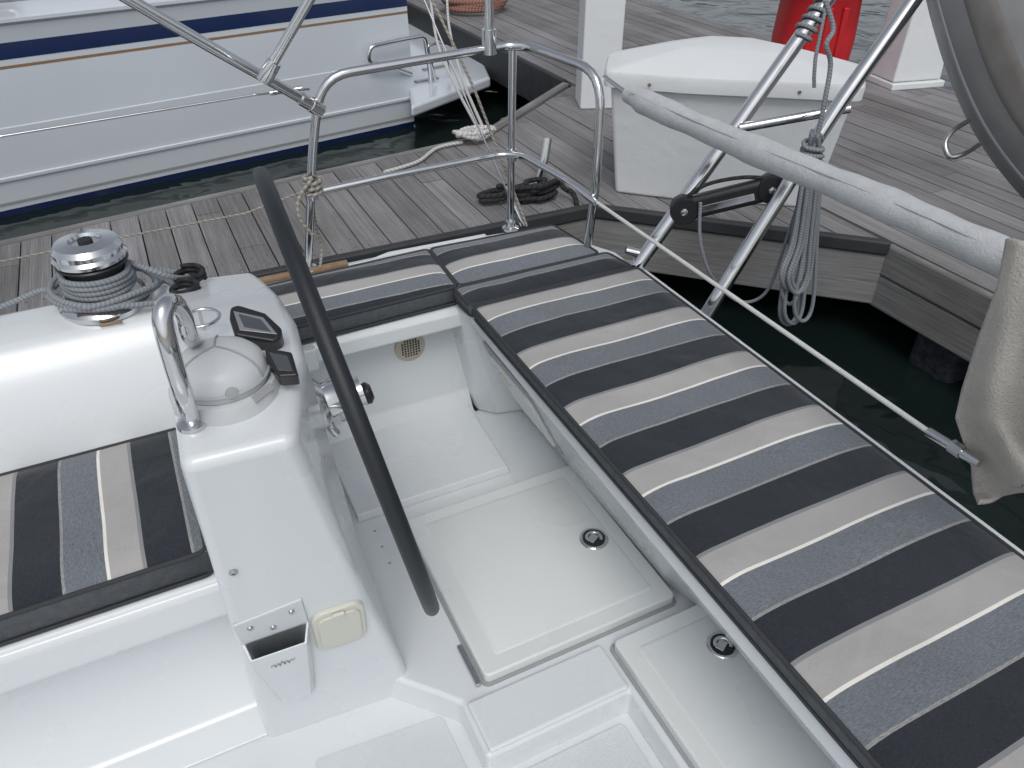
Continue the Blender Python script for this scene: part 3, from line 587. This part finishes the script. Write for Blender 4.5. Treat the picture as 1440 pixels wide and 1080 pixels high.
pts+=[wc+Vector((.10,-.02,.075)),wc+Vector((.15,-.03,.045)),wc+Vector((.185,.02,.012)),wc+Vector((.15,.07,.012)),wc+Vector((.06,.095,.03)),wc+Vector((-.05,.085,.05)),wc+Vector((-.105,-.01,.045)),wc+Vector((-.03,-.095,.045)),wc+Vector((.08,-.075,.05)),wc+Vector((.115,-.01,.035)),wc+Vector((.06,.085,.05)),wc+Vector((-.06,.09,.055)),wc+Vector((-.10,.0,.055)),wc+Vector((-.05,-.085,.05)),wc+Vector((.05,-.095,.03)),wc+Vector((.12,-.075,.014)),wc+Vector((.16,-.04,.010)),wc+Vector((.13,.03,.012)),wc+Vector((.10,-.04,.03)),wc+Vector((.02,-.10,.035)),wc+Vector((-.08,-.07,.04))]
tube('winch_rope',pts,.0068,ROPEG,mode='cat',res=3,seg=8,label='grey rope wrapped around the chrome winch drum',cat='rope')
tube('control_line',[wc+Vector((-.085,-.02,.05)),Z(60,408,.78),Z(0,432,.755),Z(-120,470,.75)],.0065,ROPEG,mode='cat',label='grey line leading left from the winch along the coaming',cat='rope')
# ---------------- steering wheel
nW=ray(370,252).cross(ray(609,860)).normalized()
if nW.x<0: nW=-nW
dc=ray(489.5,556); wcn=CAM+dc*(1.585/dc.length)
wcn=wcn-nW*((wcn-CAM).dot(nW))
e1=(Vector((0,1,0))-nW*nW.y).normalized(); e2=nW.cross(e1).normalized()
Rw=.447
ring_=[wcn+e1*(Rw*math.cos(t))+e2*(Rw*math.sin(t)) for t in [2*math.pi*i/96 for i in range(96)]]
v,f,u=sweep_d(ring_,.0148,14,True); whl=raw('steering_wheel',v,f,LEATH,bt,uvs=u,angle=60)
lathe('wheel_hub',[(.045,-.03),(.05,-.01),(.05,.01),(.03,.02),(.03,.03)],wcn,STEEL,whl,axis=nW)
for i in range(5):
    t=2*math.pi*i/5+.3; d_=e1*math.cos(t)+e2*math.sin(t); tube('spoke',[wcn+d_*.04,wcn+d_*(Rw-.01)],.008,STEEL,whl,seg=8)
tube('wheel_axle',[wcn-nW*.02,wcn-nW*.12],.022,STEEL,bt)
hb=T(452,566,1.40)
lathe('axle_flange',[(.030,-.03),(.045,-.02),(.048,0),(.034,.010),(.030,.035),(.022,.05)],hb,STEEL,bt,axis=nW)
tube('brake_lever',[hb+Vector((0,-.02,.02)),hb+Vector((-.02,-.03,.05)),hb+Vector((-.028,-.03,.065))],.008,STEEL,bt)
tube('brake_lever',[hb+Vector((0,-.02,-.02)),hb+Vector((.005,-.03,-.04)),hb+Vector((.012,-.03,-.055))],.008,STEEL,bt)
kb=T(513,554,1.62); lathe('wheel_knob',[(.012,-.05),(.014,-.02),(.022,-.008),(.024,.008),(.015,.016)],kb,BLACK,bt,axis=nW)
lathe('knob_stem',[(.009,-.10),(.009,-.045)],kb,BLACK,bt,axis=nW)
# ---------------- pushpit
B1=Z(433,378,.44)
tube('pushpit_rail',[B1,Y(440,200,2.28),Y(452,108,2.27),Y(600,83,2.28),Y(716,64,2.30),Y(745,66,2.25),X(847,102,1.22),X(838,262,1.205),Z(824,362,.45)],.0135,STEEL,bt,fr=.10)
tube('pushpit_rail',[Y(436,272,2.29),Y(560,245,2.29),Y(705,217,2.31),Y(735,218,2.26),X(800,255,1.17),X(838,285,1.20)],.011,STEEL,bt,fr=.06)
tube('pushpit_post',[Y(721,66,2.30),Z(718,322,.44)],.0125,STEEL,bt)
for p in(B1,Z(718,322,.445),Z(824,362,.452)): lathe('post_foot',[(.03,0),(.03,.006),(.017,.012),(.017,.03)],p,STEEL,bt,seg=20)
for p in (Y(437,272,2.285),Y(720,217,2.31)): lathe('rail_clamp',[(.019,-.018),(.019,.018)],p,STEEL,bt,seg=16)
tube('bimini_tube',[T(150,-20,1.75),T(280,57,1.92),Y(437,146,2.27)],.0145,STEEL,bt,fr=.3)
tube('bimini_tube',[T(452,-30,1.85),T(376,102,1.97)],.0125,STEEL,bt)
lathe('tube_joint',[(.018,-.03),(.020,-.01),(.020,.01),(.018,.03)],T(378,100,1.97),STEEL,bt,axis=(T(452,-30,1.85)-T(376,102,1.97)).normalized(),seg=16)
bd=(Y(437,146,2.27)-T(280,57,1.92)).normalized()
lathe('tube_joint',[(.019,-.045),(.019,-.01),(.022,-.008),(.022,.03),(.012,.036)],Y(440,148,2.27),STEEL,bt,axis=bd,seg=16)
tube('bimini_tube',[Y(688,66,2.29),Y(687,-40,2.29)],.015,STEEL,bt)
lathe('tube_joint',[(.022,-.02),(.022,.05)],Y(688,66,2.29),STEEL,bt,seg=16)
tube('backstay_wire',[T(588,-20,2.5),T(660,150,2.6),Z(735,318,.45)],.003,STEELB,bt,seg=6)
tube('backstay_wire',[T(598,-20,2.45),T(665,120,2.6),Z(741,318,.45)],.005,ROPET,bt,seg=6)
tube('stay_turnbuckle',[T(712,262,2.72),Z(735,318,.45)],.010,STEEL,bt,seg=10)
tube('lifeline_wire',[Y(436,125,2.27),T(360,133,2.25),T(0,192,2.0),T(-200,228,1.9)],.003,STEELB,bt,seg=6,fr=.01)
tube('turnbuckle',[T(425,124,2.24),T(380,131,2.23)],.007,STEEL,bt,seg=8)
tube('lifeline_wire',[Y(430,268,2.29),T(345,300,2.35),T(180,332,2.2),T(-50,378,2.0)],.003,ROPET,bt,seg=6,fr=.01)
pad_r=lambda t:(.0305 if t>.02 else .022)+.0018*math.sin(t*31)+.001*math.sin(t*83)
pp_=[X(884,133,1.215),X(1150,247,1.235),X(1430,372,1.25),X(1600,445,1.26)]
pl_=[]
for i in range(61):
    t=i/60*3; k=min(int(t),2); q=pp_[k].lerp(pp_[k+1],t-k); pl_.append(q+Vector((0,0,-.004*math.sin(t*3))))
tube('padded_lifeline',pl_,pad_r,PAD,bt,mode='none',seg=24)
tube('padding_seam',[p+Vector((-.024,.0,.019)) for p in pl_[1:]],.0014,SEAML,bt,mode='none',seg=6)
tube('lifeline_wire',[X(850,108,1.22),X(884,133,1.215)],.006,STEEL,bt)
tube('lifeline_wire',[X(840,285,1.205),X(1310,610,1.21)],.0055,WIREW,bt,seg=8)
tube('turnbuckle',[X(1305,607,1.21),X(1378,652,1.21)],.009,STEEL,bt,seg=10)
lathe('turnbuckle_nut',[(.013,-.012),(.013,.012)],X(1345,631,1.21),STEELB,bt,axis=(0,1,0),seg=6)
# ---------------- davit arch
tA0=Z(890,382,.45); tA1=Y(1170,-10,1.80); tA2=tA1+(tA1-tA0)*.4
tube('davit_tube',[tA0,tA1,tA2],.0225,STEEL,bt,seg=16)
tB0=Y(985,455,1.6); tB1=Y(1292,-10,1.6)
tBm=Y(1180,150,1.6)
tube('davit_tube',[tB0,Y(1165,168,1.6),tB1,tB1+(tB1-tBm)*.5],.0215,STEEL,bt,seg=16,fr=.12)
tube('davit_brace',[Y(1040,180,1.78),Y(1195,152,1.62)],.014,STEEL,bt)
tube('davit_brace',[Y(880,352,1.86),Y(915,360,1.82)],.014,STEEL,bt)
lathe('post_foot',[(.045,0),(.045,.008),(.03,.015)],tA0-Vector((0,0,.012)),STEEL,bt,seg=20)
v,f=obox_d(Y(885,372,1.86),Vector((.8,-.6,0)),Vector((.6,.8,0)),Vector((0,0,1)),(.10,.05,.008)); raw('base_bracket',v,f,STEELB,bt,bevel=.003)
# tackle block
m1=Y(962,294,1.80); m2=Y(1085,264,1.66); md=(m2-m1).normalized(); mu=(Vector((0,0,1))-md*md.z).normalized(); ms=md.cross(mu)
mb=thing('tackle_block',m1,'black tackle block strapped between the two stainless davit tubes','block')
v,f=obox_d((m1+m2)/2,md,mu,ms,((m2-m1).length,.075,.04)); raw('block_arm',v,f,BLACK,mb,bevel=.018)
for c_ in(m1,m2):
    lathe('sheave',[(.040,-.024),(.044,-.018),(.044,.018),(.040,.024)],c_,BLACK,mb,axis=ms,seg=24)
    for s in(-1,1): lathe('sheave_pin',[(.012,.0),(.011,.004),(.004,.006)],c_+ms*.024*s,STEEL,mb,axis=ms*s,seg=14)
for s in(-1,1):
    v,f=obox_d((m1+m2)/2+ms*.022*s-mu*.006,md,mu,ms,((m2-m1).length*.6,.022,.004)); raw('steel_cheek',v,f,STEEL,mb,bevel=.001)
tube('tackle_line',[m1+mu*.03,m1+md*.08+mu*.06,m2-md*.08+mu*.055,m2+mu*.03],.006,ROPEK,mb,mode='cat')
# rope hank on davit
pts=[Y(1160,0,1.6),Y(1172,40,1.58),Y(1162,62,1.57),Y(1168,90,1.57),Y(1160,140,1.56),Y(1150,188,1.56)]
for i in range(9):
    a=random.uniform(-1,1); bx=random.uniform(-11,11); yb=436+random.uniform(-44,22)
    Yv=1.57+random.uniform(-.025,.025)
    pts+=[Y(1137+bx*.6,240,Yv),Y(1122+bx,340,Yv),Y(1106+bx,yb-22,Yv-.01),Y(1118+bx,yb,Yv),Y(1132+bx,yb-24,Yv+.01),Y(1138+bx,330,Yv+.015),Y(1148+bx*.5,240,Yv+.015),Y(1146+a*4,188+a*4,Yv)]
for i in range(22):
    t=i/21*math.pi*11; q=Y(1144-i*.35,200+i*2.4,1.57); pts.append(q+Vector((math.cos(t)*.030,math.sin(t)*.030,0)))
tube('hanging_rope_coil',pts,.0066,ROPEG,mode='cat',res=5,seg=7,label='coiled grey rope hanging from the davit tube over the water',cat='rope')
tube('slack_line',[Y(985,285,1.75),Y(985,340,1.74),Y(1002,390,1.72),Y(1040,424,1.7),Y(1078,410,1.66),Y(1105,340,1.62),Y(1130,260,1.6),Y(1145,200,1.58)],.0055,ROPEG,mode='cat',seg=7,label='slack grey line looping down from the tackle block to the hanging coil',cat='rope')
dA=(tA1-tA0).normalized(); eA=dA.cross(Vector((0,1,0))).normalized(); fA=dA.cross(eA); lc=Y(1138,36,1.80)
tube('lashing_rope',[lc+dA*(.003*i-.04)+(eA*math.cos(i*.7)+fA*math.sin(i*.7))*.029 for i in range(38)]+[lc+Vector((0,-.05,-.08)),lc+Vector((.01,-.06,-.16))],.0055,ROPEG,mode='cat',res=2,seg=6,label='grey rope lashing around the near davit tube at the top',cat='rope')
# ---------------- dinghy
dg=thing('inflatable_dinghy',T(1500,120,1.9),'grey inflatable dinghy tube hanging from the davits at the upper right','dinghy')
sx,sy=-22,20
ax=[T(1430+sx,-330,2.25),T(1446+sx,-160+sy,2.1),T(1480+sx,-30+sy,1.98),T(1535+sx,90+sy,1.9),T(1625+sx,190+sy,1.82),T(1760+sx,300+sy,1.75)]
axc=catmull(ax,False,10)
v,f,u=sweep_d(axc,.235,48); raw('tube_body',v,f,DING,dg,uvs=u,angle=80)
def off_path(ang,rr):
    out=[];n=len(axc)
    for i in range(n):
        tg=(axc[min(i+1,n-1)]-axc[max(i-1,0)]).normalized(); tc=(CAM-axc[i]); tc=(tc-tg*tc.dot(tg)).normalized(); bb=tg.cross(tc)
        out.append(axc[i]+tc*math.cos(ang)*rr+bb*math.sin(ang)*rr)
    return out
def strap(a0,a1,rr,m_,nm):
    rows=[off_path(a0+(a1-a0)*k/8,rr+(.003 if 0<k<8 else -.001)) for k in range(9)]; n=len(axc)
    V=[p for r_ in rows for p in r_]; raw(nm,V,[[k*n+i,k*n+i+1,(k+1)*n+i+1,(k+1)*n+i] for k in range(8) for i in range(n-1)],m_,dg,angle=80)
for sg in(-1,1):
    strap(.30*sg,.62*sg,.236,DINGD,'rubbing_strake')
    strap(.95*sg,1.0*sg,.236,SEAM,'tube_seam')
tube('ring_handle',[T(1362,170,1.88),T(1340,184,1.84),T(1329,202,1.83),T(1336,220,1.83),T(1356,216,1.84),T(1376,204,1.90)],.006,STEELB,dg,mode='cat')
# ---------------- towel
tl=[(1414,336),(1402,400),(1376,470),(1352,545),(1343,585),(1352,612),(1366,650),(1372,675),(1378,694)]
def interp(arr,t):
    k=t*(len(arr)-1); i=min(int(k),len(arr)-2); fr_=k-i; return [a+(b_-a)*fr_ for a,b_ in zip(arr[i],arr[i+1])]
V=[];NU,NV=70,90
for j in range(NV+1):
    t=j/NV; lx,ly=interp(tl,t)
    for i in range(NU+1):
        s=i/NU; px=lx+(1640-lx)*s; py=ly+s*30+10*math.sin(s*9+t*2)*(1 if j>NV-8 else .3)
        nz=noise.noise(Vector((s*2.6,t*1.8,.3)))*.05+noise.noise(Vector((s*9,t*4,2)))*.012
        fold=-.028*math.sin(s*17-t*3.5+14*nz)
        depth=1.165+.03*t+(nz+fold)*(.35+.9*t)
        V.append(X(px,py,depth))
Fc=[[j*(NU+1)+i,j*(NU+1)+i+1,(j+1)*(NU+1)+i+1,(j+1)*(NU+1)+i] for j in range(NV) for i in range(NU)]
tw=raw('towel',V,Fc,TOWEL,label='beige terry towel draped over the padded lifeline at the right edge',cat='towel',angle=180)
so2=tw.modifiers.new('solid','SOLIDIFY'); so2.thickness=.010; so2.offset=1
# ---------------- cushions
def cushion(name,quad,z0,z1,sm,label,group=None,nu=40,nv=40,crown=.010,seams=None):
    Q=[Vector((*q,0)) for q in quad]
    cen=sum(Q,Vector())/4
    root=thing(name,(cen.x,cen.y,z0),label,'cushion',group)
    def bl(s,t): return (Q[0].lerp(Q[1],s)).lerp(Q[3].lerp(Q[2],s),t)
    V=[]
    for j in range(nv+1):
        for i in range(nu+1):
            s,t=i/nu,j/nv; p=bl(s,t); L_=(Q[1]-Q[0]).length; W_=(Q[3]-Q[0]).length
            e=min(s*L_,(1-s)*L_,t*W_,(1-t)*W_); h=1-math.exp(-e/.03)
            z=z1-.010+crown*1.5*h+ .005*noise.noise(Vector((p.x*4,p.y*8,.2)))*h+.0035*noise.noise(Vector((p.x*13,p.y*22,3)))*(.25+math.exp(-e/.10))*h
            V.append((p.x,p.y,z))
    Fc=[[j*(nu+1)+i,j*(nu+1)+i+1,(j+1)*(nu+1)+i+1,(j+1)*(nu+1)+i] for j in range(nv) for i in range(nu)]
    raw('cushion_cover',V,Fc,sm,root,angle=180)
    per=[(s/10,0) for s in range(10)]+[(1,t/10) for t in range(10)]+[(1-s/10,1) for s in range(10)]+[(0,1-t/10) for t in range(10)]
    V=[];n=len(per)
    for lev,(zz,o) in enumerate([(z0,-.006),(z0+.3*(z1-z0),.003),(z0+.7*(z1-z0),.003),(z1-.010,0)]):
        for s,t in per:
            p=bl(s,t); dx=-1 if s==0 else (1 if s==1 else 0); dy=-1 if t==0 else (1 if t==1 else 0); V.append((p.x+dx*o,p.y+dy*o,zz))
    Fc=[[l*n+k,l*n+(k+1)%n,(l+1)*n+(k+1)%n,(l+1)*n+k] for l in range(3) for k in range(n)]+[list(range(n))[::-1]]
    raw('cushion_boxing',V,Fc,GREYF,root,angle=180)
    pp=fillet([Vector((p.x,p.y,z1-.009)) for p in [bl(s,t) for s,t in((.3,0),(1,0),(1,1),(0,1),(0,0),(.3,0))]],.02)
    tube('piping',pp,.0045,PIPE,root,mode='none',seg=8)
    tube('piping',[q-Vector((0,0,(z1-z0)-.014)) for q in pp],.004,PIPE,root,mode='none',seg=8)
    return root
SM1=stripe_mat('striped_canvas_across_bench',1,.2555,.483,.004)
SM2=stripe_mat('striped_canvas_side_seat',0,.222,-.186,.001)
SM3=stripe_mat('striped_canvas_aft_side',1,.21,2.06,.001)
SM4=stripe_mat('striped_canvas_corner',1,.21,2.045,.002)
cushion('seat_cushion',[(.742,-.9),(1.30,-.9),(1.30,1.775),(.742,1.775)],.455,.505,SM1,'long striped canvas cushion covering the aft bench on the right',nu=44,nv=190)
cushion('seat_cushion',[(.738,1.785),(1.29,1.785),(1.27,1.905),(.735,1.90)],.455,.505,SM1,'narrow dark striped cushion section between the corner and the long bench cushion',nu=30,nv=14)
cushion('seat_cushion',[(.755,1.91),(1.245,1.91),(1.215,2.165),(.765,2.18)],.438,.505,SM4,'striped cushion in the stern corner under the stainless rail',nu=26,nv=20)
cushion('seat_cushion',[(.16,1.885),(.748,1.905),(.758,2.18),(.16,2.16)],.438,.505,SM3,'short striped cushion behind the steering wheel on the aft side seat',nu=30,nv=20)
cushion('seat_cushion',[(-2.4,1.145),(-.082,1.155),(-.075,1.565),(-2.4,1.56)],.432,.509,SM2,'striped cushion on the side seat left of the steering console',nu=90,nv=24)
# ---------------- dock lines and ropes
tube('mooring_rope',[Z(672,180,-.05),T(640,120,6.5),T(615,60,6.8),T(603,-20,7)],.012,ROPEW,mode='cat',label='white mooring line rising left from the knot to the yacht stern',cat='rope')
tube('mooring_rope',[Z(680,182,-.05),T(650,110,6.7),T(632,40,7),T(628,-20,7)],.012,ROPEW,mode='cat',label='white mooring line rising from the knot towards the swim platform edge',cat='rope')
pk=Z(668,197,-.08); pts=[]
for i in range(34):
    t=i*.75; pts.append(pk+Vector((math.cos(t)*(.08+.07*math.sin(i*1.7)),math.sin(t)*.06,.02+.045*abs(math.sin(i*.9)))))
tube('rope_pile',pts,.014,ROPEW,mode='cat',res=3,label='tangled pile of white rope at the far edge of the finger pier',cat='rope')
tube('mooring_rope',[Z(650,200,-.08),Z(615,208,-.08),Z(590,226,-.08),Z(562,236,-.08),Z(540,242,-.08)],.011,ROPEW,mode='cat',label='thin white rope trailing left across the planks from the rope pile',cat='rope')
pk=Z(668,12,DZ+.03); pts=[]
for i in range(50):
    t=i*.55; pts.append(pk+Vector((math.cos(t)*(.33+.03*math.sin(i)),math.sin(t)*.30,.02+.0022*i)))
tube('rope_coil',pts,.03,ROPEB,mode='cat',res=3,label='coil of reddish brown rope on the pier behind the yacht stern',cat='rope')
pk=Y(440,262,2.28); pts=[]
for i in range(40):
    t=i*.6; pts.append(pk+Vector((math.cos(t)*.024,math.sin(t)*.024,-.03+.0016*i)))
pts+= [pk+Vector((-.05,-.02,-.02)),pk+Vector((-.06,-.03,-.08)),pk+Vector((-.03,-.03,-.14))]
tube('tied_rope',pts,.006,ROPET,mode='cat',res=3,seg=7,label='tan rope tied around the left post of the stern rail',cat='rope')
tube('fender_line',[Y(438,275,2.30),T(445,320,2.5),T(452,350,2.55),Z(450,376,.45)],.005,ROPET,mode='cat',seg=6,label='thin tan line hanging beside the left post of the stern rail',cat='rope')
tube('fender_line',[X(836,300,1.24),X(828,330,1.25),X(832,358,1.26)],.005,ROPET,mode='cat',seg=6,label='thin tan line at the foot of the right post of the stern rail',cat='rope')
